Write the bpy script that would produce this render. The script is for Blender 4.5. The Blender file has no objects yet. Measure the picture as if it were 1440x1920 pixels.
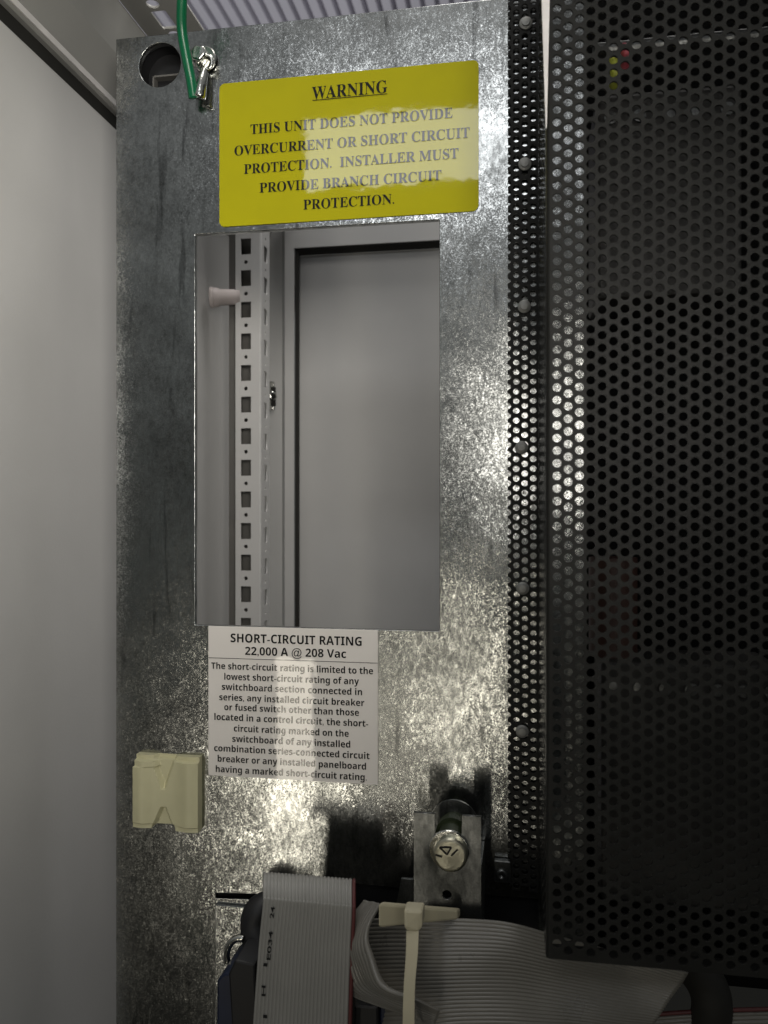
import bpy, bmesh, math, random
from mathutils import Vector, Matrix
random.seed(7)
S = bpy.context.scene
COL = S.collection

# ------------------------------------------------------------------ camera
FPX, D = 1500.0, 0.41                       # focal length in photo pixels, camera to plate distance (m)
TH = math.radians(9.65)
CAM = Vector((0, -D, 0))
cd = bpy.data.cameras.new('camera'); cam = bpy.data.objects.new('camera', cd); COL.objects.link(cam)
cam.location = CAM; cam.rotation_euler = (math.radians(90), 0, TH)
cd.sensor_fit = 'VERTICAL'; cd.sensor_height = 36; cd.lens = 36 * FPX / 1920
cd.clip_start = .005; cd.clip_end = 100
cd.dof.use_dof = True; cd.dof.focus_distance = .425; cd.dof.aperture_fstop = 16
S.camera = cam

# ------------------------------------------------------------------ world and lamps
W = bpy.data.worlds.new('World'); S.world = W; W.use_nodes = True
wn, wl = W.node_tree.nodes, W.node_tree.links
wtc = wn.new('ShaderNodeTexCoord'); wsep = wn.new('ShaderNodeSeparateXYZ'); wr = wn.new('ShaderNodeValToRGB')
wm = wn.new('ShaderNodeMath'); wm.operation = 'MULTIPLY_ADD'; wm.inputs[1].default_value = .5; wm.inputs[2].default_value = .5
wl.new(wtc.outputs['Generated'], wsep.inputs[0]); wl.new(wsep.outputs['Z'], wm.inputs[0]); wl.new(wm.outputs[0], wr.inputs[0])
e = wr.color_ramp.elements
e[0].position = .30; e[0].color = (.010, .010, .009, 1)
e[1].position = .80; e[1].color = (.20, .205, .205, 1)
m_ = e.new(.50); m_.color = (.058, .063, .060, 1)
wl.new(wr.outputs[0], wn['Background'].inputs[0]); wn['Background'].inputs[1].default_value = 1.0

S.render.engine = 'CYCLES'
S.view_settings.view_transform = 'Standard'; S.view_settings.look = 'None'
S.view_settings.exposure = 0; S.view_settings.gamma = 1; S.view_settings.use_curve_mapping = False
S.cycles.use_denoising = True
S.cycles.max_bounces = 8; S.cycles.diffuse_bounces = 3; S.cycles.glossy_bounces = 4
S.cycles.sample_clamp_indirect = 4

cT, sT = math.cos(TH), math.sin(TH)
def ray(px, py):
    u, v = (px - 720) / FPX, (960 - py) / FPX
    return Vector((cT * u - sT, sT * u + cT, v))
def P(px, py, Y=0.0):                        # the point of plane y = Y that the photo shows at (px, py)
    d = ray(px, py); return CAM + d * ((Y + D) / d.y)
def PZ(px, py, z):
    d = ray(px, py); return CAM + d * (z / d.z)
def PX(px, py, x):
    d = ray(px, py); return CAM + d * (x / d.x)
def MPP(px, Y=0.0):                          # metres per photo pixel at that column and depth
    return (Y + D) / ray(px, 960).y / FPX

def area(name, loc, target, sx, sy, power, col):
    l = bpy.data.lights.new(name, 'AREA'); l.shape = 'RECTANGLE'; l.size = sx; l.size_y = sy; l.energy = power; l.color = col
    o = bpy.data.objects.new(name, l); COL.objects.link(o); o.location = loc
    o.rotation_euler = (Vector(target) - Vector(loc)).to_track_quat('-Z', 'Y').to_euler()
    return o
def mirror_lamp(name, x0, y0, x1, y1, Yl, L, col):
    """a lamp standing in the room behind the photographer, where the plate mirrors it; L = radiance"""
    M = Vector((0, D, 0)); k = (-Yl + D) / D
    a, b = P(x0, y0), P(x1, y1)
    a, b = M + (a - M) * k, M + (b - M) * k
    c = (a + b) / 2; sx, sz = abs(b.x - a.x), abs(b.z - a.z)
    return area(name, c, (c.x, 0, c.z), sx, sz, L * math.pi * sx * sz, col)
mirror_lamp('lamp_ceiling_panel', 572, 226, 1130, 318, -1.6, 5.2, (.95, .97, 1.0))
mirror_lamp('lamp_warm_tube', 518, 1236, 588, 1650, -1.6, 7.6, (1.0, .92, .76))
mirror_lamp('lamp_warm_tube', 832, 1130, 876, 1470, -1.6, 7.6, (1.0, .92, .76))
def aim(o, target, spread):
    o.rotation_euler = (Vector(target) - o.location).to_track_quat('-Z', 'Y').to_euler(); o.data.spread = math.radians(spread)
aim(mirror_lamp('lamp_room', 935, 690, 1330, 920, -.6, 3.3, (1.0, .955, .88)), (-.22, 0, .15), 66)
area('fill_overhead', (-.08, -.42, .80), (-.10, .02, .0), .35, .25, .8, (1.0, .96, .92))  # added soft fill from above, fading towards the foot
area('fill_cabinet', (.14, .16, 1.15), (-.12, .18, 0), .5, .3, 4.9, (1.0, .97, .94))  # added fill that brightens the cabinet's inside, not a fitting of the cabinet
area('fill_roof', (-1.1, 3.2, 1.7), (-1.1, 3.3, 3), 2.5, 2.5, 7.5, (.96, .96, 1.0))  # added uplight that brightens the roof deck

# ------------------------------------------------------------------ helpers
def tag(o, label, cat, group=None, kind=None):
    if label: o['label'] = label
    if cat: o['category'] = cat
    if group: o['group'] = group
    if kind: o['kind'] = kind
    return o
def empty(name, loc, label, cat, group=None):
    o = bpy.data.objects.new(name, None); COL.objects.link(o); o.location = loc
    bpy.context.view_layer.update()
    o.empty_display_size = .01
    return tag(o, label, cat, group)
def link(name, me, mat, parent=None, smooth=False, bevel=0):
    o = bpy.data.objects.new(name, me); COL.objects.link(o)
    if mat: me.materials.append(mat)
    if smooth:
        for p in me.polygons: p.use_smooth = True
    if parent is not None:
        o.parent = parent
        root = parent
        off = Vector((0, 0, 0))
        while root is not None:
            off += root.location; root = root.parent
        o.location = -off
    if bevel:
        b = o.modifiers.new('bevel', 'BEVEL'); b.width = bevel; b.segments = 2; b.limit_method = 'ANGLE'
        b.harden_normals = False
    return o
def bmobj(name, bm, mat, parent=None, smooth=False, bevel=0, doubles=False):
    if doubles: bmesh.ops.remove_doubles(bm, verts=bm.verts, dist=1e-6)
    bmesh.ops.recalc_face_normals(bm, faces=bm.faces)
    me = bpy.data.meshes.new(name); bm.to_mesh(me); bm.free()
    return link(name, me, mat, parent, smooth, bevel)
def add_box(bm, x0, x1, y0, y1, z0, z1):
    v = [bm.verts.new((x, y, z)) for z in (z0, z1) for y in (y0, y1) for x in (x0, x1)]
    for f in ((0, 1, 3, 2), (4, 6, 7, 5), (0, 4, 5, 1), (2, 3, 7, 6), (0, 2, 6, 4), (1, 5, 7, 3)):
        bm.faces.new([v[i] for i in f])
def add_prism(bm, pts, vec):                 # closed outline pts pushed along vec
    a = [bm.verts.new(p) for p in pts]; b = [bm.verts.new(Vector(p) + vec) for p in pts]
    n = len(a); bm.faces.new(a); bm.faces.new(b[::-1])
    for i in range(n): bm.faces.new((a[i], b[i], b[(i + 1) % n], a[(i + 1) % n]))
def add_lathe(bm, c, axis, prof, n=40):      # prof = [(along, radius)]
    axis = Vector(axis).normalized(); t = axis.orthogonal().normalized(); s = axis.cross(t)
    rings = []
    for h, r in prof:
        if r < 1e-7: rings.append([bm.verts.new(Vector(c) + axis * h)])
        else: rings.append([bm.verts.new(Vector(c) + axis * h + (t * math.cos(2 * math.pi * i / n) + s * math.sin(2 * math.pi * i / n)) * r) for i in range(n)])
    for a, b in zip(rings, rings[1:]):
        for i in range(n):
            j = (i + 1) % n
            if len(a) == 1 and len(b) == 1: continue
            if len(a) == 1: bm.faces.new((a[0], b[i], b[j]))
            elif len(b) == 1: bm.faces.new((a[i], b[0], a[j]))
            else: bm.faces.new((a[i], b[i], b[j], a[j]))
def catmull(pts, m):
    pts = [Vector(p) for p in pts]; n = len(pts); out = []
    for k in range(m):
        t = k / (m - 1) * (n - 1); i = min(int(t), n - 2); f = t - i
        p0 = pts[max(i - 1, 0)] if i > 0 else pts[0] * 2 - pts[1]
        p1, p2 = pts[i], pts[i + 1]
        p3 = pts[i + 2] if i + 2 < n else p2 * 2 - p1
        out.append(.5 * ((2 * p1) + (p2 - p0) * f + (2 * p0 - 5 * p1 + 4 * p2 - p3) * f * f + (3 * p1 - p0 - 3 * p2 + p3) * f ** 3))
    return out
def add_tube(bm, pts, r, n=14, m=40):
    c = catmull(pts, m); up = Vector((0.1, .9, .2)); rings = []
    for i, p in enumerate(c):
        t = (c[min(i + 1, m - 1)] - c[max(i - 1, 0)]).normalized()
        a = (up - t * up.dot(t)).normalized(); b = t.cross(a); up = a
        rr = r(i / (m - 1)) if callable(r) else r
        rings.append([bm.verts.new(p + (a * math.cos(2 * math.pi * k / n) + b * math.sin(2 * math.pi * k / n)) * rr) for k in range(n)])
    for a, b in zip(rings, rings[1:]):
        for k in range(n): bm.faces.new((a[k], a[(k + 1) % n], b[(k + 1) % n], b[k]))
    bm.faces.new(rings[0][::-1]); bm.faces.new(rings[-1])
def circle(cx, cy, r, n=48):
    return [(cx + r * math.cos(2 * math.pi * i / n), cy + r * math.sin(2 * math.pi * i / n)) for i in range(n)]
def rounded(x0, y0, x1, y1, r, n=8):
    out = []
    for cx, cy, a in ((x1 - r, y1 - r, 0), (x0 + r, y1 - r, 90), (x0 + r, y0 + r, 180), (x1 - r, y0 + r, 270)):
        for i in range(n + 1):
            t = math.radians(a + 90 * i / n); out.append((cx + r * math.cos(t), cy + r * math.sin(t)))
    return out
def sheet(name, loops, thick, fmap, mat, parent=None, bevel=0):
    """flat sheet with holes: loops in 2-D (first is the outline), thickness along the third map axis (0 .. thick)"""
    c = bpy.data.curves.new(name, 'CURVE'); c.dimensions = '2D'; c.fill_mode = 'BOTH'; c.extrude = thick / 2
    if bevel: c.bevel_depth = bevel; c.bevel_resolution = 1; c.offset = -bevel
    for lp in loops:
        s = c.splines.new('POLY'); s.points.add(len(lp) - 1); s.use_cyclic_u = True
        for q, (x, y) in zip(s.points, lp): q.co = (x, y, 0, 1)
    o = bpy.data.objects.new(name, c); COL.objects.link(o); bpy.context.view_layer.update()
    me = bpy.data.meshes.new_from_object(o.evaluated_get(bpy.context.evaluated_depsgraph_get()))
    bpy.data.objects.remove(o)
    for v in me.vertices: v.co = fmap(v.co.x, v.co.y, v.co.z + thick / 2)
    bm = bmesh.new(); bm.from_mesh(me); bpy.data.meshes.remove(me)
    return bmobj(name, bm, mat, parent, doubles=True)
def XZ(Y): return lambda a, b, c: Vector((a, Y + c, b))      # plates facing the camera
def XY(Z): return lambda a, b, c: Vector((a, b, Z + c))

# ------------------------------------------------------------------ materials
def mat(name, col, rough=.5, metal=0.0, spec=.5, coat=0.0, var=.08, vscale=60, bump=0.0, bscale=400, coatrough=.03, coatbump=0):
    m = bpy.data.materials.new(name); m.use_nodes = True
    n, l = m.node_tree.nodes, m.node_tree.links; b = n['Principled BSDF']
    b.inputs['Metallic'].default_value = metal; b.inputs['Specular IOR Level'].default_value = spec
    b.inputs['Coat Weight'].default_value = coat; b.inputs['Coat Roughness'].default_value = coatrough
    tc = n.new('ShaderNodeTexCoord'); nz = n.new('ShaderNodeTexNoise'); nz.inputs['Scale'].default_value = vscale; nz.inputs['Detail'].default_value = 6
    l.new(tc.outputs['Object'], nz.inputs['Vector'])
    r = n.new('ShaderNodeValToRGB'); r.color_ramp.elements[0].position = .3; r.color_ramp.elements[1].position = .7
    r.color_ramp.elements[0].color = tuple(c * (1 - var) for c in col) + (1,)
    r.color_ramp.elements[1].color = tuple(min(1, c * (1 + var)) for c in col) + (1,)
    l.new(nz.outputs['Fac'], r.inputs[0]); l.new(r.outputs[0], b.inputs['Base Color'])
    mr = n.new('ShaderNodeMapRange'); mr.inputs['To Min'].default_value = max(.02, rough - .08); mr.inputs['To Max'].default_value = min(1, rough + .08)
    l.new(nz.outputs['Fac'], mr.inputs['Value']); l.new(mr.outputs[0], b.inputs['Roughness'])
    if bump:
        n2 = n.new('ShaderNodeTexNoise'); n2.inputs['Scale'].default_value = bscale; n2.inputs['Detail'].default_value = 4
        l.new(tc.outputs['Object'], n2.inputs['Vector'])
        bp = n.new('ShaderNodeBump'); bp.inputs['Strength'].default_value = bump; bp.inputs['Distance'].default_value = .0004
        l.new(n2.outputs['Fac'], bp.inputs['Height']); l.new(bp.outputs[0], b.inputs['Normal'])
    if coatbump:
        n3 = n.new('ShaderNodeTexNoise'); n3.inputs['Scale'].default_value = 45; n3.inputs['Detail'].default_value = 3
        l.new(tc.outputs['Object'], n3.inputs['Vector'])
        b3 = n.new('ShaderNodeBump'); b3.inputs['Strength'].default_value = coatbump; b3.inputs['Distance'].default_value = .0004
        l.new(n3.outputs['Fac'], b3.inputs['Height']); l.new(b3.outputs[0], b.inputs['Coat Normal'])
    return m
def galvanised(name, lo=.16, hi=.64, rough=.20, grain=.18):
    m = bpy.data.materials.new(name); m.use_nodes = True
    n, l = m.node_tree.nodes, m.node_tree.links; b = n['Principled BSDF']; b.inputs['Metallic'].default_value = 1
    tc = n.new('ShaderNodeTexCoord')
    def noise(scale, det, dist=0, src=None):
        z = n.new('ShaderNodeTexNoise'); z.inputs['Scale'].default_value = scale; z.inputs['Detail'].default_value = det; z.inputs['Distortion'].default_value = dist
        l.new(src or tc.outputs['Object'], z.inputs['Vector']); return z.outputs['Fac']
    def mapr(v, a, b_, c, d):
        r = n.new('ShaderNodeMapRange'); l.new(v, r.inputs['Value'])
        for k, x in zip(('From Min', 'From Max', 'To Min', 'To Max'), (a, b_, c, d)): r.inputs[k].default_value = x
        return r.outputs[0]
    def math_(op, a, b_):
        q = n.new('ShaderNodeMath'); q.operation = op
        for i, x in enumerate((a, b_)):
            if isinstance(x, (int, float)): q.inputs[i].default_value = x
            else: l.new(x, q.inputs[i])
        return q.outputs[0]
    # rolling scratches run diagonally across the sheet
    mp = n.new('ShaderNodeMapping'); mp.inputs['Rotation'].default_value = (0, math.radians(38), 0); mp.inputs['Scale'].default_value = (1, 1, .5)
    l.new(tc.outputs['Object'], mp.inputs[0])
    big = noise(22, 6, 1.4); mid = noise(150, 5, .8); scr = noise(420, 4, .6, mp.outputs[0]); fine = noise(1150, 3)
    vo = n.new('ShaderNodeTexVoronoi'); vo.inputs['Scale'].default_value = 520; l.new(tc.outputs['Object'], vo.inputs['Vector'])
    vc = n.new('ShaderNodeSeparateColor'); l.new(vo.outputs['Color'], vc.inputs[0])
    a = math_('ADD', math_('MULTIPLY', mapr(big, .33, .67, 0, 1), .34), math_('MULTIPLY', mapr(mid, .3, .7, 0, 1), .16))
    a = math_('ADD', a, math_('MULTIPLY', mapr(scr, .34, .6, 0, 1), .28))
    a = math_('ADD', a, math_('MULTIPLY', mapr(fine, .35, .65, 0, 1), .20))
    a = math_('ADD', a, math_('MULTIPLY', vc.outputs[0], .08))
    r = n.new('ShaderNodeValToRGB'); r.color_ramp.elements[0].position = .05; r.color_ramp.elements[1].position = .95
    r.color_ramp.elements[0].color = (lo * .96, lo, lo * .97, 1); r.color_ramp.elements[1].color = (hi * .98, hi, hi * .98, 1)
    l.new(a, r.inputs[0])
    # long diagonal scuffs and wiped smears
    m2 = n.new('ShaderNodeMapping'); m2.inputs['Rotation'].default_value = (0, math.radians(-32), 0); m2.inputs['Scale'].default_value = (1, 1, .10)
    l.new(tc.outputs['Object'], m2.inputs[0])
    scuff = mapr(noise(170, 4, .5, m2.outputs[0]), .60, .70, 1, .55); wipe = mapr(noise(9, 5, 2.2), .35, .65, .78, 1.1)
    mx = n.new('ShaderNodeVectorMath'); mx.operation = 'SCALE'; l.new(r.outputs[0], mx.inputs[0]); l.new(math_('MULTIPLY', scuff, wipe), mx.inputs['Scale'])
    l.new(mx.outputs[0], b.inputs['Base Color'])
    l.new(mapr(math_('ADD', math_('MULTIPLY', big, .5), math_('MULTIPLY', scr, .5)), .3, .7, rough + .07, rough - .07), b.inputs['Roughness'])
    # crystal facets: every grain leans its own way
    geo = n.new('ShaderNodeNewGeometry')
    def vnoise(scale, det, amt, src=None):
        z = n.new('ShaderNodeTexNoise'); z.inputs['Scale'].default_value = scale; z.inputs['Detail'].default_value = det
        l.new(src or tc.outputs['Object'], z.inputs['Vector'])
        s1 = n.new('ShaderNodeVectorMath'); s1.operation = 'SUBTRACT'; s1.inputs[1].default_value = (.5, .5, .5); l.new(z.outputs['Color'], s1.inputs[0])
        s2 = n.new('ShaderNodeVectorMath'); s2.operation = 'SCALE'; s2.inputs['Scale'].default_value = amt; l.new(s1.outputs[0], s2.inputs[0])
        return s2.outputs[0]
    cur = geo.outputs['Normal']
    for v in (vnoise(1250, 2.5, grain), vnoise(60, 4, grain * .4), vnoise(560, 3, grain * .5, mp.outputs[0])):
        ad = n.new('ShaderNodeVectorMath'); ad.operation = 'ADD'; l.new(cur, ad.inputs[0]); l.new(v, ad.inputs[1]); cur = ad.outputs[0]
    nm = n.new('ShaderNodeVectorMath'); nm.operation = 'NORMALIZE'; l.new(cur, nm.inputs[0]); l.new(nm.outputs[0], b.inputs['Normal'])
    return m

M = {}
M['galv'] = galvanised('galvanised_steel')
M['galv_fine'] = galvanised('zinc_bracket_steel', .10, .33, .36, .16)
M['zinc'] = mat('bright_zinc', (.62, .62, .58), .16, 1, bump=.25, bscale=500)
M['brass_zinc'] = mat('yellow_zinc', (.56, .54, .43), .30, 1, bump=.3, bscale=500)
M['paint'] = mat('grey_cabinet_paint', (.60, .592, .578), .42, 0, .4, var=.045, vscale=13, bump=.12, bscale=520)
M['frame_paint'] = mat('grey_frame_paint', (.36, .355, .335), .36, 0, .5, var=.03, vscale=14, bump=.05, bscale=900)
M['pale_edge'] = mat('pale_edge_and_bright_line', (.80, .77, .75), .4)  # rail edge paint; also colours the added bright line on the cover
M['gasket'] = mat('black_rubber', (.016, .015, .012), .75, var=.2)
M['shade_rib_grey'] = mat('post_shade_and_rib_grey', (.13, .125, .115), .6)  # shade put into the colour of post steel; plug rib's own dark grey
M['print'] = mat('print_ink', (.02, .02, .02), .8, 0, .1)
M['black_paint'] = mat('black_powder_coat', (.019, .019, .0175), .40, 0, .12, var=.15, bump=.35, bscale=1600)
M['smooth_black'] = mat('glossy_black_coat', (.013, .013, .012), .16, 0, .4, var=.15)
M['void_black'] = mat('matt_black_plastic', (.004, .004, .004), .8, 0, .1)
M['dull_zinc'] = mat('dull_zinc', (.30, .30, .285), .5, .6)
M['black'] = mat('black_plastic', (.010, .010, .011), .5, var=.2)
M['yellow'] = mat('yellow_vinyl', (.44, .405, .001), .6, 0, .08, coat=1, var=.03, coatbump=.2)
M['ink'] = mat('black_ink', (.012, .012, .010), .6, 0, .1, coat=1, var=.1, coatbump=.2)
M['white_label'] = mat('white_vinyl', (.84, .80, .75), .6, 0, .1, coat=1, var=.02, coatbump=.2)
M['beige'] = mat('cream_nylon', (.60, .57, .36), .42, 0, .5, var=.06, bump=.1, bscale=300)
M['tie'] = mat('ivory_nylon', (.56, .51, .36), .4, 0, .5, var=.06)
M['green'] = mat('green_insulation', (.004, .135, .055), .32, 0, .5, var=.1)
M['ribbon'] = mat('grey_ribbon_insulation', (.29, .285, .265), .38, 0, .5, var=.07)
M['ribbon_clear'] = mat('pale_ribbon_insulation', (.18, .17, .148), .30, 0, .6, var=.07)
M['red'] = mat('red_insulation', (.11, .026, .026), .5, var=.15)
M['navy'] = mat('navy_plastic', (.006, .012, .035), .35, var=.2)
M['pink_plastic'] = mat('pinkish_grey_plastic', (.62, .55, .53), .45, var=.06)
M['deck'] = mat('white_roof_deck', (.80, .78, .84), .5, var=.04, vscale=3)
M['dark_green'] = mat('green_rubber', (.025, .035, .012), .5)
M['red_wire'] = mat('pink_wire', (.65, .12, .16), .4); M['yellow_wire'] = mat('lime_wire', (.55, .60, .08), .4)

# ================================================================== CEILING
bm = bmesh.new(); zc = 2.4; x = -5.2; sec = []
while x < 1.5:
    sec += [(x, zc), (x + .042, zc), (x + .045, zc + .09), (x + .065, zc + .09)]; x += .068
vs = [[bm.verts.new((a, y, b)) for a, b in sec] for y in (.8, 9.0)]
for i in range(len(sec) - 1): bm.faces.new((vs[0][i], vs[0][i + 1], vs[1][i + 1], vs[1][i]))
tag(bmobj('ceiling', bm, M['deck']), 'pale corrugated metal roof deck high above the open cabinet', 'ceiling', kind='structure')

# ================================================================== CABINET
XW = -.25
cab = empty('cabinet', (XW, .0, -.6), 'grey painted cabinet with side panel, perforated corner post and back panel', 'cabinet')
kz = lambda x, k: -x / k                     # height that sits at the ratio k = |x| / z seen along the cabinet's depth
z_gb, z_gt, z_wt = kz(XW, 1.037), kz(XW, .996), kz(XW, .981)
Yend = PX(431, 800, XW).y
bm = bmesh.new(); add_box(bm, XW - .02, XW, -.062, Yend, -.75, z_gb); bmobj('side_panel', bm, M['paint'], cab, bevel=.002)
bm = bmesh.new(); add_box(bm, XW - .018, XW - .003, -.062, Yend, z_gb - .001, z_gt + .001); bmobj('gasket', bm, M['gasket'], cab)
# upper frame rail, a rolled profile running along the depth
prof = [(XW, z_gt), (XW + .0018, z_gt + .001), (XW + .0018, z_wt + .0008), (-.2385, kz(-.2385, .868)), (-.2375, kz(-.2375, .845)), (-.2340, kz(-.2340, .775)),
        (-.2420, .304), (-.2420, .3134), (-.262, .3134), (-.262, z_gt)]
bm = bmesh.new(); add_prism(bm, [Vector((a, -.062, b)) for a, b in prof], Vector((0, .532, 0))); bmobj('frame_rail', bm, M['frame_paint'], cab, bevel=.0006)
bm = bmesh.new(); add_box(bm, XW + .0019, XW + .0026, -.062, Yend, z_gt + .0010, z_wt + .0008); bmobj('rail_edge', bm, M['pale_edge'], cab)
# inner flange of the rail with its slots and round holes
zf = .3135; holes = []
c0 = [PZ(p, q, zf) for p, q in ((280, 22), (310, 20), (334, 53), (306, 55))]
xs0, xs1 = sum(c.x for c in (c0[0], c0[3])) / 2, sum(c.x for c in (c0[1], c0[2])) / 2
ys0, ys1 = (c0[0].y + c0[1].y) / 2, (c0[2].y + c0[3].y) / 2
rc = PZ(288, 8, zf); pitch = 2 * (((ys0 + ys1) / 2) - rc.y)
for k in range(-1, 9):
    yy = (ys0 + ys1) / 2 + k * pitch; h = abs(ys1 - ys0) / 2
    holes.append(rounded(xs0, yy - h, xs1, yy + h, .0012, 4)); holes.append(circle((xs0 + xs1) / 2, rc.y + k * pitch, .0042, 24))
fx1 = -.2035
sheet('rail_flange', [[(-.2420, -.062), (fx1, -.062), (fx1, .47), (-.2420, .47)]] + holes, .0018, XY(zf), M['frame_paint'], cab)

# perforated corner post
Yp = .20
zt, zb = .30, -.35
pitch = 59.3 * MPP(460, Yp); ref = P(460, 462, Yp)
x0, x1 = P(441.5, 800, Yp).x, P(486, 800, Yp).x
hx0, hx1 = P(451.5, 600, Yp).x, P(470.5, 600, Yp).x; hh = 15 * MPP(460, Yp)
loops = [[(x0, zb), (x1, zb), (x1, zt), (x0, zt)]]
for k in range(-4, 22):
    z = ref.z - k * pitch
    loops.append([(hx0, z - hh), (hx1, z - hh), (hx1, z + hh), (hx0, z + hh)])
    loops.append(circle((hx0 + hx1) / 2, z - pitch / 2 + .0002, 3.7 * MPP(460, Yp), 16))
sheet('post_face', loops, .0016, XZ(Yp), M['paint'], cab)
Yq = Yp + .0225
loops = [[(Yp + .0017, zb), (Yq, zb), (Yq, zt), (Yp + .0017, zt)]]
yc = (Yp + Yq) / 2 + .001
for k in range(-4, 22):
    z = ref.z - k * pitch - .0035
    loops.append([(yc - .0042, z - hh), (yc + .0042, z - hh), (yc + .0042, z + hh), (yc - .0042, z + hh)])
    loops.append(circle(yc, z - pitch / 2, .0013, 16))
xside = P(489, 800, Yp).x
sheet('post_side', loops, .0016, lambda a, b, c: Vector((xside - .0016 + c, a, b)), M['paint'], cab)
# rounded outer edge of the post
bm = bmesh.new(); r = xside - x1
add_prism(bm, [Vector((x1 + r * math.sin(t), Yp + r - r * math.cos(t), zb)) for t in [i * math.pi / 2 / 8 for i in range(9)]] +
          [Vector((x1 + (r - .0012) * math.sin(t), Yp + r - (r - .0012) * math.cos(t), zb)) for t in [i * math.pi / 2 / 8 for i in range(8, -1, -1)]], Vector((0, 0, zt - zb)))
bmobj('post_corner', bm, M['paint'], cab, smooth=False)
# inner wall of the post seen through its holes, shade put into its grey
bm = bmesh.new(); xi = P(458, 800, Yp + .018).x
add_box(bm, xi - .006, xside - .003, Yp + .0160, Yp + .0175, zb, zt); add_box(bm, xside - .0075, xside - .0065, Yp + .003, Yp + .0155, zb, zt); bmobj('post_lining', bm, M['shade_rib_grey'], cab)
bm = bmesh.new(); add_box(bm, P(431, 800, Yp + .012).x, x0 + .001, Yp + .010, Yp + .013, zb, zt); bmobj('post_return', bm, M['shade_rib_grey'], cab)  # return strip darkened by colour to stand for shade

# back frame and back panel
Yf, Yb = .330, .345
bm = bmesh.new()
a0, a1, a2, a3 = P(500, 700, Yf + .012), P(529, 700, Yf + .012), P(534, 700, Yf), P(551, 700, Yf)
ti = P(552, 465, Yf).z; to = P(529, 440, Yf + .012).z + .003; te = P(700, 400, Yf).z + .01
def strip(q):                                # faces given as quads of points
    for f in q: bm.faces.new([bm.verts.new(p) for p in f])
V = Vector
strip([[V((a0.x - .03, a0.y, zb)), V((a1.x, a1.y, zb)), V((a1.x, a1.y, te)), V((a0.x - .03, a0.y, te))],
       [V((a1.x, a1.y, zb)), V((a2.x, a2.y, zb)), V((a2.x, a2.y, to)), V((a1.x, a1.y, to + .004))],
       [V((a2.x, a2.y, zb)), V((a3.x, a3.y, zb)), V((a3.x, a3.y, ti)), V((a2.x, a2.y, to))],
       [V((a3.x, a3.y, zb)), V((a3.x, a3.y + .002, zb)), V((a3.x, a3.y + .002, ti)), V((a3.x, a3.y, ti))]])
bmobj('back_frame_post', bm, M['paint'], cab)
bm = bmesh.new(); xr = .12
strip([[V((a2.x, Yf, to)), V((a3.x, Yf, ti)), V((xr, Yf, ti)), V((xr, Yf, to))],
       [V((a1.x, Yf + .012, to + .004)), V((a2.x, Yf, to)), V((xr, Yf, to)), V((xr, Yf + .012, to + .004))],
       [V((a1.x, Yf + .012, to + .004)), V((xr, Yf + .012, to + .004)), V((xr, Yf + .012, te)), V((a1.x, Yf + .012, te))],
       [V((a3.x, Yf, ti)), V((a3.x, Yf + .002, ti)), V((xr, Yf + .002, ti)), V((xr, Yf, ti))]])
bmobj('back_frame_bar', bm, M['paint'], cab)
bm = bmesh.new(); pxl0 = P(558, 700, Yf).x; add_box(bm, a3.x + .0003, xr, Yf + .003, Yf + .006, ti - .0001, ti + .004); add_box(bm, a3.x + .0003, pxl0, Yf + .003, Yf + .006, zb - .05, ti - .0002); add_box(bm, a3.x - .001, xr, Yb + .006, Yb + .008, zb - .05, ti + .02); bmobj('back_gasket', bm, M['gasket'], cab)
pz = P(565, 479, Yb).z; pxl = P(561, 700, Yb).x
bm = bmesh.new(); add_box(bm, pxl, xr, Yb, Yb + .005, zb - .04, pz); bmobj('back_panel', bm, M['paint'], cab, bevel=.0008)

# plug on the post and bolt on the back frame
k = MPP(415, .195); c = P(450, 557, .203)
plug = empty('plastic_plug', c, 'stepped pinkish grey plastic plug sticking out sideways from perforated post', 'plug')
ax = Vector((-1, -.30, -.05))
bm = bmesh.new(); add_lathe(bm, c, ax, [(0, 0), (0, 13 * k), (9 * k, 13.5 * k), (10 * k, 14.5 * k), (38 * k, 15.5 * k), (39 * k, 17.5 * k), (48 * k, 18.5 * k)], 32)
bmobj('shank', bm, M['pink_plastic'], plug, smooth=True)
bm = bmesh.new(); add_lathe(bm, c, ax, [(47.5 * k, 17 * k), (49 * k, 19.5 * k), (54 * k, 19.5 * k), (56.5 * k, 17.5 * k), (57 * k, 0)], 32)
bmobj('cap', bm, M['pink_plastic'], plug, smooth=False, bevel=.0004)
c = P(510, 742, .315); k = MPP(510, .315)
bt = empty('frame_clip', c, 'small bright zinc clip with a screw on the recessed frame behind the post', 'clip')
bm = bmesh.new(); add_box(bm, c.x - 6 * k, c.x + 3 * k, c.y, c.y + .004, c.z - 27 * k, c.z + 27 * k); bmobj('clip_plate', bm, M['zinc'], bt, bevel=.0006)
bm = bmesh.new(); add_box(bm, c.x - 1 * k, c.x + 8 * k, c.y - .003, c.y - .0002, c.z - 20 * k, c.z + 16 * k); bmobj('catch', bm, M['gasket'], bt, bevel=.0006)
bm = bmesh.new(); add_lathe(bm, c + Vector((2 * k, -.0031, -2 * k)), (.5, -.8, 0), [(0, 0), (0, 9 * k), (6 * k, 9 * k), (8 * k, 6 * k), (8 * k, 0)], 6); bmobj('screw', bm, M['zinc'], bt, bevel=.0003)

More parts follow.
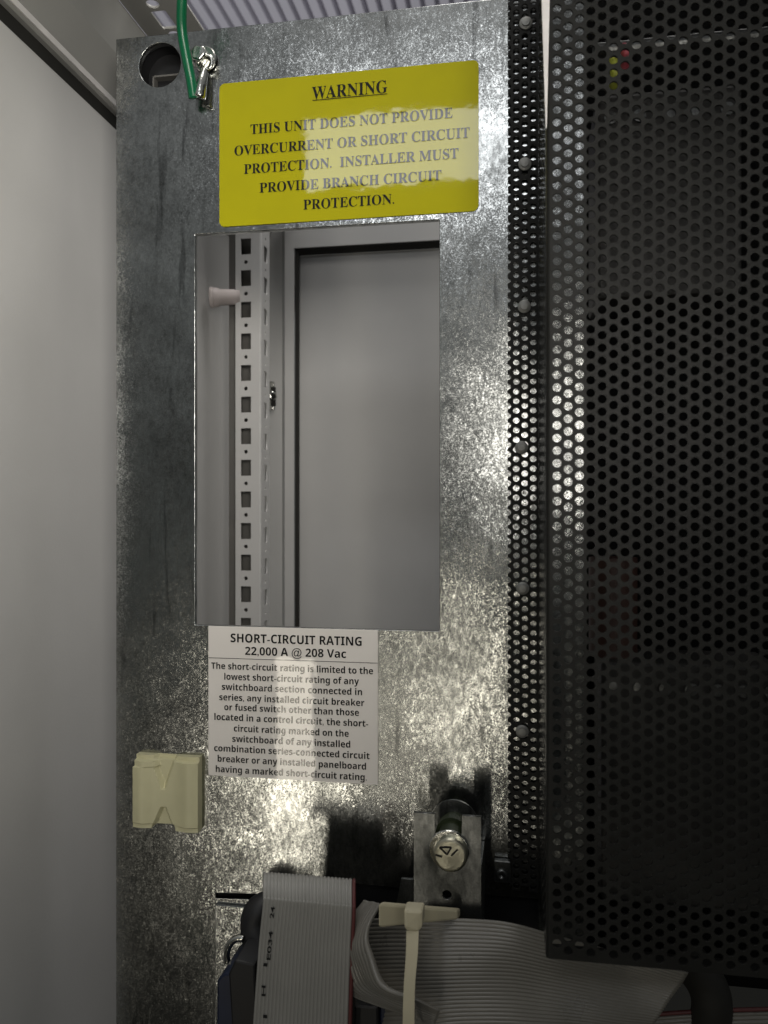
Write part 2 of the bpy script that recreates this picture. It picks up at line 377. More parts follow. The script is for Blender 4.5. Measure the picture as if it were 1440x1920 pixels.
# ================================================================== MOUNTING PLATE
tl, tr = P(218, 60), P(955, 11)
wL, wR = P(366, 800).x, P(824, 800).x
wT, wB = (P(366, 440).z + P(822, 412).z) / 2, (P(370, 1172).z + P(825, 1183).z) / 2
zT = (tl.z + tr.z) / 2; pR = P(1098, 800).x; pB = -.42
cut0, cut1, cutT = P(652, 1800).x, P(1010, 1700).x, P(800, 1668).z
hole = P(300, 122)
sl = [P(405, 1674), P(560, 1678), P(560, 1690), P(405, 1684)]
gap = P(405, 1690).x
plate = empty('mounting_plate', (tl.x, 0, pB), 'mottled galvanised steel mounting plate with tall rectangular window', 'plate')
sheet('sheet', [[(tl.x, pB), (cut0, pB), (cut0, cutT), (cut1, cutT), (cut1, pB), (pR, pB), (pR, zT), (tl.x, zT)],
                rounded(wL, wB, wR, wT, .0006, 3), circle(hole.x, hole.z, 41.5 * MPP(300), 64), [(p.x, p.z) for p in sl]],
      .003, XZ(0), M['galv'], plate, bevel=.0003)
bm = bmesh.new(); a, b = P(407, 1692), P(560, 1692)
add_prism(bm, [V((a.x, -.0026, a.z)), V((b.x, -.0026, a.z)), V((b.x, -.0075, pB)), V((a.x, -.0075, pB))], V((0, .002, 0)))
bmobj('bent_tab', bm, M['galv'], plate, bevel=.0004)

# black plug seen in the round hole
c = V((hole.x, .006, hole.z)); hp = empty('hole_plug', c, 'round black ribbed plug filling the hole at the top of the plate', 'plug')
bm = bmesh.new(); add_lathe(bm, c, (0, -1, 0), [(-.016, 0), (-.016, .0155), (-.001, .0155), (-.001, .0142), (-.007, .0130), (-.007, 0)], 48); bmobj('cup', bm, M['black'], hp)
bm = bmesh.new(); add_box(bm, c.x - .0085, c.x - .0075, .0085, .013, c.z - .012, c.z - .001); add_box(bm, c.x - .0075, c.x + .012, .0085, .013, c.z - .0015, c.z - .0005); bmobj('rib', bm, M['shade_rib_grey'], hp)

# ================================================================== LABELS
def serif(s): return ''.join(chr(0x1D400 + ord(ch) - 65) if 'A' <= ch <= 'Z' else ch for ch in s)
def sans(s):
    return ''.join(chr(0x1D5D4 + ord(ch) - 65) if 'A' <= ch <= 'Z' else chr(0x1D5EE + ord(ch) - 97) if 'a' <= ch <= 'z' else chr(0x1D7EC + ord(ch) - 48) if '0' <= ch <= '9' else ch for ch in s)
def text_verts(s, offset=0):
    c = bpy.data.curves.new('t', 'FONT'); c.body = s; c.offset = offset; c.resolution_u = 4
    o = bpy.data.objects.new('t', c); COL.objects.link(o); bpy.context.view_layer.update()
    me = bpy.data.meshes.new_from_object(o.evaluated_get(bpy.context.evaluated_depsgraph_get()))
    bpy.data.objects.remove(o)
    vs = [v.co.copy() for v in me.vertices]; fs = [tuple(p.vertices) for p in me.polygons]; bpy.data.meshes.remove(me)
    return vs, fs
def write(bm, s, x0, x1, zmid, cap, Y, off=0):
    """s from x0 to x1, its capitals of height cap centred at zmid, as thin ink on a plate facing the camera"""
    vs, fs = text_verts(s, off); a, b = min(v.x for v in vs), max(v.x for v in vs); sy = cap / .68
    q = [bm.verts.new((x0 + (v.x - a) * (x1 - x0) / (b - a), Y, zmid - cap / 2 + v.y * sy)) for v in vs]
    for f in fs:
        try: bm.faces.new([q[i] for i in f])
        except ValueError: pass
def label_rect(p):
    q = [P(*a) for a in p]
    return (q[0].x + q[3].x) / 2, (q[1].x + q[2].x) / 2, (q[2].z + q[3].z) / 2, (q[0].z + q[1].z) / 2
YL, YI = -.0009, -.00125
x0, x1, z0, z1 = label_rect(((413, 157), (898, 116), (897, 397), (412, 426)))
wl_ = empty('warning_label', (x0, YL, z0), 'glossy yellow warning sticker above the window of the plate', 'sticker')
sheet('sticker', [rounded(x0, z0, x1, z1, .0030)], .0003, XZ(YL), M['yellow'], wl_)
def line(bm, s, pa, pb, capx, off=0):
    a, b = P(*pa), P(*pb)
    write(bm, s, a.x, b.x, (a.z + b.z) / 2, capx * MPP((pa[0] + pb[0]) / 2), YI, off)
bm = bmesh.new(); line(bm, serif('WARNING'), (586, 175), (727, 166), 23); bmobj('heading', bm, M['ink'], wl_)
bm = bmesh.new(); a, b = P(587, 189), P(727, 181); zz = (a.z + b.z) / 2
bm.faces.new([bm.verts.new(v) for v in ((a.x, YI, zz), (b.x, YI, zz), (b.x, YI, zz + .0004), (a.x, YI, zz + .0004))]); bmobj('underline', bm, M['ink'], wl_)
bm = bmesh.new()
for s, pa, pb in (('THIS UNIT DOES NOT PROVIDE', (471, 243), (849, 215)), ('OVERCURRENT OR SHORT CIRCUIT', (441, 284), (881, 251)),
                  ('PROTECTION.  INSTALLER MUST', (459, 319), (860, 289)), ('PROVIDE BRANCH CIRCUIT', (488, 353), (828, 331)), ('PROTECTION.', (570, 385), (740, 375))):
    line(bm, serif(s), pa, pb, 18.5)
bmobj('lettering', bm, M['ink'], wl_)

x0, x1, z0, z1 = label_rect(((394, 1174), (710, 1180), (708, 1470), (390, 1452)))
rl = empty('rating_label', (x0, YL, z0), 'white printed short-circuit rating sticker below the window', 'sticker')
sheet('sticker', [rounded(x0, z0, x1, z1, .0004, 2)], .0003, XZ(YL), M['white_label'], rl)
bm = bmesh.new(); line(bm, sans('SHORT-CIRCUIT RATING'), (434, 1197), (679, 1201), 15.5); line(bm, sans('22,000 A @ 208 Vac'), (461, 1221), (650, 1224.5), 14.5); bmobj('heading', bm, M['ink'], rl)
zz = (P(392, 1235).z + P(709, 1241).z) / 2
bm = bmesh.new(); bm.faces.new([bm.verts.new(v) for v in ((x0, YI, zz), (x1, YI, zz), (x1, YI, zz + .0003), (x0, YI, zz + .0003))]); bmobj('rule', bm, M['ink'], rl)
bm = bmesh.new()
for s, a, b, y in (('The short-circuit rating is limited to the', 143, 1290, 388), ('lowest short-circuit rating of any', 235, 1190, 463), ('switchboard section connected in', 218, 1212, 537),
                   ('series, any installed circuit breaker', 200, 1228, 612), ('or fused switch other than those', 235, 1190, 682), ('located in a control circuit, the short-', 165, 1255, 755),
                   ('circuit rating marked on the', 303, 1117, 832), ('switchboard of any installed', 292, 1128, 907), ('combination series-connected circuit', 163, 1265, 980),
                   ('breaker or any installed panelboard', 188, 1240, 1055), ('having a marked short-circuit rating.', 175, 1245, 1130)):
    px0, px1, py = 360 + a / 3.79, 360 + b / 3.79, 1150 + y / 3.79
    line(bm, sans(s), (px0, py), (px1, py), 11.5)
bmobj('lettering', bm, M['ink'], rl)

# ================================================================== PERFORATED COVER
PIT, RAD = .00487, .00487 * .345
def perf(bm, ncol, z_top, nrow, fmap, thick, phase=0, half_first=False, skip=(), cols0=0.0):
    """staggered round holes; columns .866 pitch apart; map (a, b, depth) -> point; a grows from cols0 across the sheet"""
    w, h = PIT * .866 / 2, PIT / 2; N = 16
    for ci in range(ncol):
        ca = cols0 + ci * 2 * w
        for ri in range(nrow):
            cb = z_top - (ri + .5 + (.5 if (ci + phase) % 2 else 0)) * PIT
            ring, outer = [], []
            for i in range(N):
                t = 2 * math.pi * i / N; c_, s_ = math.cos(t), math.sin(t)
                f = min(w / abs(c_) if abs(c_) > 1e-6 else 9, h / abs(s_) if abs(s_) > 1e-6 else 9)
                ring.append((ca + RAD * c_, cb + RAD * s_)); outer.append((ca + f * c_, cb + f * s_))
            # true corners of the cell so that neighbours leave no gaps
            kc = math.atan2(h, w)
            lst = [(2 * math.pi * i / N, outer[i], i) for i in range(N)]
            R0 = [bm.verts.new(fmap(a_, b_, 0)) for a_, b_ in ring]; R1 = [bm.verts.new(fmap(a_, b_, thick)) for a_, b_ in ring]
            O0 = [bm.verts.new(fmap(a_, b_, 0)) for a_, b_ in outer]; O1 = [bm.verts.new(fmap(a_, b_, thick)) for a_, b_ in outer]
            C0 = {}; C1 = {}
            for q, t in enumerate((kc, math.pi - kc, math.pi + kc, 2 * math.pi - kc)):
                i = int(t / (2 * math.pi / N))
                sx, sy = (1, -1, -1, 1)[q], (1, 1, -1, -1)[q]
                C0[i] = bm.verts.new(fmap(ca + sx * w, cb + sy * h, 0)); C1[i] = bm.verts.new(fmap(ca + sx * w, cb + sy * h, thick))
            rng = range(N)
            if half_first and ci == 0: rng = [i for i in range(N) if math.cos(2 * math.pi * (i + .5) / N) > 0]
            for i in rng:
                j = (i + 1) % N
                if i in C0:
                    bm.faces.new((R0[i], O0[i], C0[i], O0[j], R0[j])); bm.faces.new((R1[j], O1[j], C1[i], O1[i], R1[i]))
                else:
                    bm.faces.new((R0[i], O0[i], O0[j], R0[j])); bm.faces.new((R1[j], O1[j], O1[i], R1[i]))
                f = bm.faces.new((R0[j], R1[j], R1[i], R0[i])); f.smooth = True
def finish(name, bm, m, parent):
    bmesh.ops.delete(bm, geom=[v for v in bm.verts if not v.link_faces], context='VERTS')
    bmesh.ops.remove_doubles(bm, verts=bm.verts, dist=1e-6)
    me = bpy.data.meshes.new(name); bm.to_mesh(me); bm.free()
    return link(name, me, m, parent)
YF = -.095
xa = P(952, 800, -.0045).x; xbend = P(1010, 800, -.0045).x
xf = P(1024, 800, YF).x
fzT, fzB = .30, (P(1030, 1800, YF).z + P(1285, 1818, YF).z) / 2
flB = P(985, 1665, 0).z
fa_end = xf + .16
cover = empty('perforated_cover', (xf, YF, fzB), 'black perforated metal cover standing out from the plate, with flange on its side', 'cover')
w2 = PIT * .866
nr = int((zT - flB) / PIT)
bm = bmesh.new(); perf(bm, 4, zT, nr, lambda a, b, c: V((xa + a, -.0028 + c, b)), .0012, half_first=True)
finish('flange', bm, M['black_paint'], cover)
# smooth bend, side wall, front face
xe = xa + 3.5 * w2
bm = bmesh.new(); add_box(bm, xe, xbend, -.0028, -.0016, zT - nr * PIT, zT); bmobj('flange_bend', bm, M['black_paint'], cover)
bm = bmesh.new(); ns = int((abs(YF) - .010) / w2)
lean = (xf - xbend)
def smap(a, b, c):
    y = -.006 - a; t = (y + .0045) / (YF + .0045)
    return V((xbend + lean * t + c, y, b))
perf(bm, ns, .30, int((.30 - fzB) / PIT) + 1, smap, .0012, cols0=w2 / 2)
finish('side_wall', bm, M['smooth_black'], cover)
ye = -.006 - ns * w2
bm = bmesh.new()
rb = .0016; n_ = 8
arc = [(xf + rb - rb * math.cos(t), YF + rb - rb * math.sin(t)) for t in [i * math.pi / 2 / n_ for i in range(n_ + 1)]]
xl = smap(-(ye + .006), 0, 0).x
pts = [(xl, ye)] + arc + [(xf + rb + .0004, YF)] + [(xf + rb + .0004, YF + .0012)] + [(xf + rb - (rb - .0012) * math.cos(t), YF + rb - (rb - .0012) * math.sin(t)) for t in [i * math.pi / 2 / n_ for i in range(n_, -1, -1)]] + [(xl + .0012, ye)]
add_prism(bm, [V((a, b, fzB)) for a, b in pts], V((0, 0, .30 - fzB))); bmobj('corner_bend', bm, M['black_paint'], cover)
bm = bmesh.new(); add_box(bm, xf + .003, fa_end, YF + .003, -.001, .301, .3025); bmobj('light_block_lid', bm, M['black_paint'], cover)  # unseen lid added to keep roof light out of the cover
bm = bmesh.new(); fa = xf + rb + .0004
ncol = 30
nf = int((.30 - fzB) / PIT) - 1; zh = fzB + .0012
perf(bm, ncol, zh + (nf + .5) * PIT, nf, lambda a, b, c: V((fa + a, YF + c, b)), .0012, cols0=w2 / 2)
finish('front_face', bm, M['black_paint'], cover)
bm = bmesh.new(); add_box(bm, fa, fa + ncol * w2, YF, YF + .009, fzB, zh)
for i in range(0, ncol, 2): add_box(bm, fa + i * w2, fa + (i + 1) * w2, YF, YF + .0012, zh, zh + PIT / 2)
bmobj('bottom_hem', bm, M['black_paint'], cover)
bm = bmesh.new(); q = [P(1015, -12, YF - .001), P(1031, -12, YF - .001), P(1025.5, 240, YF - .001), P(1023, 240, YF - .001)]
add_prism(bm, q, V((0, .0008, 0))); bmobj('bright_line_strip', bm, M['pale_edge'], cover, bevel=.0002)  # pale strip added to draw the bright line along the edge
# flange screws
for i, (px, py) in enumerate(((986, 44), (984, 308), (983, 575), (978, 839), (980, 1103), (979, 1371))):
    c = P(px, py, -.0029); k = MPP(px)
    bm = bmesh.new(); add_lathe(bm, c, (0, -1, 0), [(0, 0), (0, 12 * k), (.0006, 12 * k), (.0009, 9.5 * k), (.0010, 8 * k), (.0017, 7 * k), (.0019, 0)], 24)
    s = bmobj('screw', bm, M['dull_zinc'], cover, smooth=False)

# ------------------------------------------------------------------ inside the cover
md = empty('terminal_housing', (.1, .03, -.3), 'large black plastic housing behind the perforated cover', 'housing')
bm = bmesh.new(); mx = P(1098, 800, .035).x
add_box(bm, mx, .36, .035, .12, -.25, .31); bmobj('body', bm, M['void_black'], md, bevel=.002)
bm = bmesh.new(); add_tube(bm, [P(1112, 96, -.03), V((.15, -.03, P(1112, 96, -.03).z)), V((.3, -.03, P(1112, 96, -.03).z))], .0032, 14, 8)
tag(bmobj('steel_bar', bm, M['galv_fine'], bevel=.0006), 'thin bright metal bar glinting through holes at top of black cover', 'bar')
for nm, m, (pa, pb), lab in (('signal_wire', 'red_wire', ((1170, 90), (1174, 103)), 'short pink wire showing through the perforated cover near its top'),
                             ('signal_wire', 'yellow_wire', ((1150, 108), (1153, 140)), 'short lime wire showing through the perforated cover near its top')):
    bm = bmesh.new(); p, q = P(*pa, -.042), P(*pb, -.042)
    add_tube(bm, [p + V((0, .006, .002)), p, q, q + V((0, .006, -.002))], .0022, 10, 20); tag(bmobj(nm, bm, M[m], smooth=True), lab, 'wire', 'wires inside the cover')
M['charcoal'] = mat('charcoal_plastic', (.034, .033, .031), .5, 0, .3, var=.3, vscale=25)
M['brown_coil'] = mat('brown_coil_tape', (.05, .022, .016), .5, var=.3)
for (pa, pb, y, lab, rib) in (((1118, 178), (1392, 560), -.012, 'charcoal module seen dimly through the upper half of perforated cover', 5), ((1128, 1240), (1470, 1690), -.008, 'charcoal module seen dimly through the foot of perforated cover', 7)):
    a, b = P(*pa, y), P(*pb, y); b.z = P(pa[0], pb[1], y).z
    mo = empty('control_module', (a.x, y, b.z), lab, 'module', 'modules inside the cover')
    bm = bmesh.new(); add_box(bm, a.x, b.x, y, .034, b.z, a.z); bmobj('case', bm, M['charcoal'], mo, bevel=.002)
    bm = bmesh.new()
    for i in range(rib):
        x_ = a.x + (b.x - a.x) * (i + .5) / rib; add_lathe(bm, (x_, y, a.z - .012), (0, -1, 0), [(0, 0), (0, .0032), (.0012, .0030), (.0014, 0)], 16)
    bmobj('terminal_screw', bm, M['galv_fine'], mo)
bm = bmesh.new(); add_lathe(bm, (P(1150, 1000, .01).x, .012, P(1150, 1230, .01).z), (0, 0, 1), [(0, 0), (0, .012), (.05, .012), (.05, 0)], 32)
tag(bmobj('coil', bm, M['brown_coil'], smooth=False), 'dark reddish brown coil glimpsed behind the middle of the perforated cover', 'coil')
# dark backing added so the cut-out and slot in the plate look black
bm = bmesh.new(); add_box(bm, P(395, 1680).x, cut1 + .02, .008, .05, pB, cutT + .008)
tag(bmobj('dark_backing', bm, M['black'], bevel=.002), 'black box added as dark backing in the opening at the foot of the plate', 'box')

# ================================================================== GREEN WIRE AND ITS BOLT
c = P(384, 112, -.0015); k = MPP(384)
hb = empty('ground_bolt', c, 'bright zinc hex bolt with wide washer beside the round hole', 'bolt')
bm = bmesh.new(); add_lathe(bm, c, (0, -1, 0), [(0, 0), (0, 23 * k), (.0016, 23 * k), (.0019, 21 * k), (.0019, 0)], 40); bmobj('washer', bm, M['zinc'], hb)
bm = bmesh.new(); add_lathe(bm, c + V((-.0012, -.002, 0)), (0, -1, 0), [(0, 0), (0, 16 * k), (.0048, 16 * k), (.0056, 13 * k), (.0056, 0)], 6); bmobj('head', bm, M['zinc'], hb, bevel=.0003)
gw = empty('ground_wire', P(345, 60, -.014), 'green earth wire crossing the round hole down to a lug', 'wire')
bm = bmesh.new(); add_tube(bm, [P(342, -60, -.03), P(341, 0, -.024), P(341, 55, -.018), P(350, 110, -.013), P(358, 150, -.009), P(363, 184, -.0065)], .00262, 16, 50)
bmobj('insulation', bm, M['green'], gw, smooth=True)
bm = bmesh.new(); add_tube(bm, [P(384, 130, -.0045), P(379, 152, -.006), P(374, 184, -.006)], lambda t: .0021 + .0012 * t, 16, 20)
add_lathe(bm, P(384, 118, -.0048), (0, -1, 0), [(0, .0030), (0, .0052), (.0008, .0052), (.0008, .0030), (0, .0030)], 28); bmobj('lug', bm, M['zinc'], gw, smooth=True)

# ================================================================== CABLE TIE MOUNT
bx0, bx1, bz0, bz1 = P(249, 1490, -.006).x, P(371, 1490, -.006).x, P(312, 1555, -.006).z, P(312, 1419, -.006).z
bm = bmesh.new(); n = 56; g = []
def mount_h(u, v):
    h = .0045
    h += .0022 * math.exp(-((abs(u - .5) - .36) / .13) ** 2) * (1 if .06 < v < .94 else .5)
    d = abs(u - .46)
    if v > .55 and d < (v - .45) * .36: h -= .0030 * min(1, ((v - .45) * .36 - d) / .05)
    if v < .30 and d < .04 + (.3 - v) * .45: h -= .0026 * min(1, (.04 + (.3 - v) * .45 - d) / .04)
    if v > .93: h -= .002
    return h
def mount_xy(u, v):
    x = bx0 + (bx1 - bx0) * u; z = bz0 + (bz1 - bz0) * v
    if v < .06 and .30 < u < .66: z += (bz1 - bz0) * .045
    if v < .10 and u > .66: z -= (bz1 - bz0) * .02
    if u < .5: x += (bx1 - bx0) * .03 * (v > .85)
    return x, z
for i in range(n + 1):
    row = []
    for j in range(n + 1):
        u, v = j / n, i / n; x, z = mount_xy(u, v); row.append(bm.verts.new((x, -.001 - mount_h(u, v), z)))
    g.append(row)
for i in range(n):
    for j in range(n): bm.faces.new((g[i][j], g[i][j + 1], g[i + 1][j + 1], g[i + 1][j]))
edge = g[0] + [g[i][n] for i in range(1, n + 1)] + g[n][::-1][1:] + [g[i][0] for i in range(n - 1, 0, -1)]
low = [bm.verts.new((v.co.x, -.0002, v.co.z)) for v in edge]
for i in range(len(edge)):
    j = (i + 1) % len(edge); bm.faces.new((edge[i], low[i], low[j], edge[j]))
tag(bmobj('cable_tie_mount', bm, M['beige']), 'square cream nylon cable tie mount stuck on galvanised plate', 'tie mount')

# ================================================================== BRACKET AND ITS BOLT
YB = -.04
br = empty('steel_bracket', P(840, 1650, YB), 'slotted zinc steel bracket bolted to the plate above the cables', 'bracket')
x0, x1 = P(776, 1600, YB).x, P(902, 1600, YB).x
zt_, zb_ = (P(776, 1525, YB).z + P(900, 1531, YB).z) / 2, -.30
s0, s1 = P(815, 1560, YB).x, P(866, 1560, YB).x; sc_ = (s0 + s1) / 2; zs = P(840, 1602, YB).z; rs = (s1 - s0) / 2
slot = [(s0, zt_)] + [(sc_ + rs * math.cos(t), zs + rs * math.sin(t)) for t in [math.pi + i * math.pi / 12 for i in range(13)]] + [(s1, zt_)]
hz = P(838, 1678, YB)
sheet('face', [[(x0, zt_)] + slot + [(x1, zt_), (x1, zb_), (x0, zb_)], circle(hz.x, hz.z, 9 * MPP(838, YB), 24)], .0022, XZ(YB), M['galv_fine'], br)
bm = bmesh.new(); add_box(bm, x1 - .0022, x1, YB + .0023, -.001, P(900, 1640, YB).z - .06, P(900, 1640, YB).z); bmobj('side_flange', bm, M['galv_fine'], br, bevel=.0004)
bm = bmesh.new(); q = [P(752, 1648, YB + .004), P(774, 1650, YB + .001), P(774, 1720, YB + .001), P(738, 1720, YB + .006)]
add_prism(bm, q, V((0, .002, 0))); bmobj('lower_tab', bm, M['galv_fine'], br)
fb = empty('flange_bolt', P(843, 1602, YB), 'round headed marked bolt clamped in the slot of the bracket', 'bolt')
c = P(842, 1592, YB); k = MPP(842, YB)
bm = bmesh.new(); add_lathe(bm, c, (0, -1, 0), [(.0, 20 * k), (.0, 37 * k), (.0012, 37.5 * k), (.0016, 36 * k), (.0016, 20 * k)], 48); bmobj('washer', bm, M['zinc'], fb)
c2 = P(844, 1605, YB - .005)
bm = bmesh.new(); add_lathe(bm, V((c2.x, YB - .0016, c2.z)), (0, -1, 0), [(0, 32 * k), (.0014, 32 * k), (.0024, 31.5 * k), (.0031, 29 * k), (.0033, 26 * k), (.0034, 0)], 48); bmobj('head', bm, M['brass_zinc'], fb)
bm = bmesh.new(); yb = YB - .0053                       # embossed head mark
for pa, pb in (((824, 1589), (846, 1589)), ((846, 1589), (838, 1603)), ((838, 1603), (824, 1589)), ((846, 1605), (858, 1593)), ((816, 1603), (829, 1607))):
    a, b = P(*pa, yb), P(*pb, yb); d = (b - a); nn = V((-d.z, 0, d.x)).normalized() * 1.6 * k
    add_prism(bm, [a + nn, b + nn, b - nn, a - nn], V((0, .0003, 0)))
bmobj('head_mark', bm, M['gasket'], fb)
bm = bmesh.new(); add_lathe(bm, V((c.x, YB + .003, c.z + .001)), (0, 1, 0), [(0, 0), (0, .0062), (.012, .0062), (.012, .0078), (.018, .0078), (.018, .0060), (.036, .0060)], 32); bmobj('spacer', bm, M['dark_green'], fb)
bm = bmesh.new(); add_lathe(bm, V((c.x, -.012, c.z + .0005)), (0, 1, 0), [(0, 0), (0, .0122), (.0014, .0122), (.0014, 0)], 48); bmobj('back_washer', bm, M['galv_fine'], fb)
# small clip beside the flange
bm = bmesh.new(); a, b = P(926, 1612, -.004), P(958, 1655, -.004); add_box(bm, a.x, b.x, -.005, -.0012, b.z, a.z)
add_lathe(bm, (P(941, 1632).x, -.0050, P(941, 1632).z), (0, -1, 0), [(0, .0032), (.0012, .0030), (.0014, .0014), (.0006, 0)], 20)
tag(bmobj('small_clip', bm, M['galv_fine'], bevel=.0005), 'small dull metal clip between bracket and perforated flange', 'clip')

# ================================================================== RIBBON CABLES
def ribbon(bm, e0, e1, n, m, K=6, r=.42, j0=0, j1=None, wob=0):
    A, B = catmull(e0, m), catmull(e1, m); j1 = n if j1 is None else j1
    rows, back = [], []
    for i in range(m):
        t = ((A[min(i + 1, m - 1)] + B[min(i + 1, m - 1)]) - (A[max(i - 1, 0)] + B[max(i - 1, 0)])).normalized()
        ac = B[i] - A[i]; nrm = t.cross(ac).normalized(); w = ac.length / n
        fr, bk = [], []
        for q in range(j0 * K, j1 * K + 1):
            s = q / (n * K); ph = (q % K) / K
            h = w * (.12 + r * math.sqrt(max(0, 1 - (2 * ph - 1) ** 2)))
            f_ = i / (m - 1); base = A[i] + ac * s + nrm * wob * (math.sin(9 * f_ + 5 * s) * .6 + math.sin(17 * f_ - 7 * s + 1) * .4 + math.sin(4 * f_ + 13 * s) * .35)
            fr.append(bm.verts.new(base + nrm * h)); bk.append(bm.verts.new(base - nrm * h))
        rows.append(fr); back.append(bk)
    for i in range(m - 1):
        for q in range(len(rows[0]) - 1):
            bm.faces.new((rows[i][q], rows[i][q + 1], rows[i + 1][q + 1], rows[i + 1][q])); bm.faces.new((back[i][q + 1], back[i][q], back[i + 1][q], back[i + 1][q + 1]))
        for q in (0, -1): bm.faces.new((rows[i][q], rows[i + 1][q], back[i + 1][q], back[i][q]))
    for i in (0, -1):
        for q in range(len(rows[0]) - 1): bm.faces.new((rows[i][q], back[i][q], back[i][q + 1], rows[i][q + 1]))
YR = -.0575
ra = empty('ribbon_cable', P(575, 1900, YR), 'grey ribbon cable with red edge wire hanging straight down', 'cable', 'grey ribbon cables')
def hang(xt, xm, xb):                         # straight down from a soft backward bend
    out = []; R_ = .009; zc_ = P(600, 1650, YR + R_).z - R_
    for t in (150, 120, 90, 65, 40, 20, 0):
        t = math.radians(t); y = YR + R_ - R_ * math.cos(t); out.append(V((P(xt, 1700, y).x, y, zc_ + R_ * math.sin(t))))
    return out + [P(xm, 1790, YR), P(xb, 1990, YR)]
L = hang(493, 484, 470); Rr = hang(667, 664, 658)
bm = bmesh.new(); ribbon(bm, L, Rr, 26, 90, j1=25); bmobj('grey_wires', bm, M['ribbon'], ra, smooth=True)
bm = bmesh.new(); ribbon(bm, L, Rr, 26, 90, j0=25, j1=26); bmobj('red_wire', bm, M['red'], ra, smooth=True)
bm = bmesh.new()
for s, p0, p1 in (('I', (497, 1909), (497, 1903)), ('H', (494, 1868), (494, 1848)), ('I', (497, 1812), (498, 1806)), ('E034', (503, 1800), (508, 1746)), ('24', (509, 1722), (512, 1700))):
    vs, fs = text_verts(s, .015); a0, b0 = min(v.x for v in vs), max(v.x for v in vs)
    a, b = P(*p0, YR - .0013), P(*p1, YR - .0013); d = b - a; up = V((-1, 0, 0)) * 11 * MPP(500, YR)
    q = [bm.verts.new(a + d * ((v.x - a0) / (b0 - a0)) + up * (v.y - .35)) for v in vs]
    for f in fs:
        try: bm.faces.new([q[i] for i in f])
        except ValueError: pass
bmobj('lettering', bm, M['print'], ra)

YS = -.050
rb_ = empty('ribbon_cable', P(950, 1880, YS), 'wide pale ribbon cable lying sideways with a fold, under the perforated cover', 'cable', 'grey ribbon cables')
top = [P(672, 1724, YS + .024), P(735, 1722, YS + .010), P(800, 1722, YS), P(880, 1723, YS), P(960, 1730, YS), P(1040, 1752, YS + .002), P(1130, 1778, YS + .002), P(1215, 1802, YS), P(1290, 1822, YS - .002)]
bot = [P(690, 2020, YS + .012), P(750, 2020, YS - .006), P(800, 2018, YS - .018), P(880, 2010, YS - .018), P(950, 2005, YS - .016), P(1010, 2000, YS - .014), P(1070, 1990, YS - .010), P(1130, 1985, YS - .006), P(1180, 1985, YS - .004)]
bm = bmesh.new(); ribbon(bm, top, bot, 37, 80, r=.30, wob=.0016); bmobj('wide_run', bm, M['ribbon_clear'], rb_, smooth=True)
li = [P(712, 1694, YS - .004), P(692, 1731, YS - .012), P(688, 1764, YS - .016), P(698, 1797, YS - .020), P(716, 1839, YS - .024), P(742, 1861, YS - .027), P(780, 1874, YS - .029), P(825, 1893, YS - .026)]
lo_ = [P(684, 1690, YS + .010), P(658, 1722, YS + .004), P(640, 1770, YS + .002), P(640, 1812, YS + .001), P(655, 1855, YS), P(700, 1879, YS - .012), P(757, 1902, YS - .020), P(815, 1924, YS - .024)]
bm = bmesh.new(); ribbon(bm, li, lo_, 12, 70, wob=.0006); bmobj('curled_run', bm, M['ribbon_clear'], rb_, smooth=True)
rc_ = empty('ribbon_cable', P(1300, 1910, YS - .01), 'ribbon cable with dark red edge low beneath the cover', 'cable', 'grey ribbon cables')
e0 = [P(1140, 1905, YS + .03), P(1240, 1897, YS + .03), P(1340, 1891, YS + .03), P(1520, 1886, YS + .03)]
e1 = [P(1140, 2010, YS + .028), P(1240, 2005, YS + .028), P(1340, 2000, YS + .028), P(1520, 1998, YS + .028)]
bm = bmesh.new(); ribbon(bm, e0, e1, 14, 40, j0=1); bmobj('grey_wires', bm, M['ribbon_clear'], rc_, smooth=True)
bm = bmesh.new(); ribbon(bm, e0, e1, 14, 40, j1=1); bmobj('red_wire', bm, M['red'], rc_, smooth=True)
bm = bmesh.new(); add_tube(bm, [P(1290, 1800, -.01), P(1322, 1840, -.02), P(1335, 1885, -.022), P(1325, 1950, -.015)], .009, 18, 30)
tag(bmobj('loom_cable', bm, M['gasket'], smooth=True), 'thick dark cable hanging below the perforated cover', 'cable')

# ================================================================== CABLE TIE
YT = YS - .030
ct = empty('cable_tie', P(775, 1725, YT), 'ivory nylon cable tie with head and long strap around the ribbon', 'cable tie')
bm = bmesh.new(); a = [P(709, 1694, YT), P(858, 1706, YT + .03), P(858, 1725, YT + .03), P(709, 1740, YT)]
add_prism(bm, a, V((.001, .005, -.0012))); bmobj('anchor_bar', bm, M['tie'], ct, bevel=.001)
bm = bmesh.new(); a = [P(757, 1706, YT - .006), P(793, 1708, YT - .004), P(792, 1738, YT - .004), P(785, 1748, YT - .004), P(762, 1747, YT - .006), P(757, 1738, YT - .006)]
add_prism(bm, a, V((.0, .008, 0))); bmobj('head', bm, M['tie'], ct, bevel=.0012)
bm = bmesh.new()
ps = [(762, 785, 1745, -.004), (761, 783, 1790, -.007), (757, 778, 1850, -.009), (755, 777, 1920, -.010), (755, 778, 2000, -.010)]
a, b = catmull([P(p[0], p[2], YT + p[3]) for p in ps], 30), catmull([P(p[1], p[2], YT + p[3]) for p in ps], 30)
q = [[bm.verts.new(v) for v in (a[i], b[i], b[i] + V((0, .0013, 0)), a[i] + V((0, .0013, 0)))] for i in range(30)]
for i in range(29):
    for k_ in range(4): bm.faces.new((q[i][k_], q[i][(k_ + 1) % 4], q[i + 1][(k_ + 1) % 4], q[i + 1][k_]))
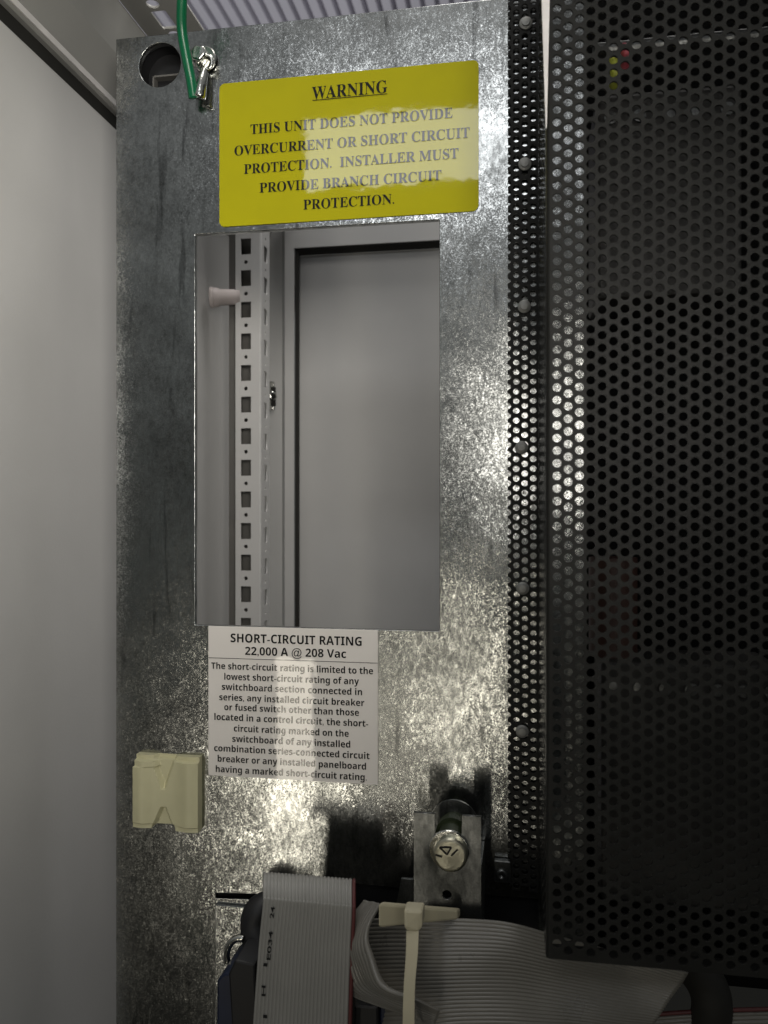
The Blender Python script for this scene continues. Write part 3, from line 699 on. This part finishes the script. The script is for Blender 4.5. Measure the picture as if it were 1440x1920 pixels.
bmobj('strap', bm, M['tie'], ct)

# ================================================================== CONNECTORS AND SMALL DARK THINGS AT THE FOOT
YC = -.050
pc = empty('plug_connector', P(440, 1880, YC), 'navy blue plug connector behind the hanging ribbon cable', 'connector', 'navy connectors')
bm = bmesh.new(); a = [P(407, 1838, YC), P(420, 1826, YC), P(480, 1818, YC), P(480, 2000, YC), P(405, 2000, YC)]; add_prism(bm, a, V((0, .03, 0))); bmobj('shell', bm, M['navy'], pc, bevel=.001)
bm = bmesh.new(); a = [P(428, 1826, YC - .002), P(440, 1800, YC - .002), P(478, 1808, YC - .002), P(484, 1990, YC - .002), P(438, 1990, YC - .002)]; add_prism(bm, a, V((0, .02, 0))); bmobj('latch', bm, M['black'], pc, bevel=.001)
pc2 = empty('plug_connector', P(700, 1900, YC), 'black and navy plug connector under the curled ribbon beside the tie', 'connector', 'navy connectors')
bm = bmesh.new(); a = [P(664, 1886, YC), P(708, 1889, YC), P(709, 2000, YC), P(660, 2000, YC)]; add_prism(bm, a, V((0, .03, 0))); bmobj('shell', bm, M['black'], pc2, bevel=.0008)
bm = bmesh.new(); a = [P(711, 1886, YC + .004), P(732, 1890, YC + .004), P(736, 2000, YC + .004), P(712, 2000, YC + .004)]; add_prism(bm, a, V((0, .03, 0))); bmobj('latch', bm, M['navy'], pc2, bevel=.0008)
bm = bmesh.new(); c = P(452, 1795, -.03); k = MPP(450, -.03)
pts = [c + V((-math.sin(t) * 28 * k, 0, math.cos(t) * 36 * k)) for t in [math.radians(x) for x in range(-10, 120, 12)]]
add_tube(bm, pts, .0017, 12, 30)
tag(bmobj('metal_ring', bm, M['zinc'], smooth=True), 'curved shiny metal ring beside the hanging ribbon cable', 'ring')
bm = bmesh.new(); add_tube(bm, [P(505, 1698, -.016), P(486, 1708, -.020), P(478, 1735, -.022), P(488, 1790, -.026), P(505, 1860, -.03)], .0075, 16, 30)
tag(bmobj('round_cable', bm, M['black'], smooth=True), 'round dark cable tucked behind the hanging ribbon cable', 'cable')
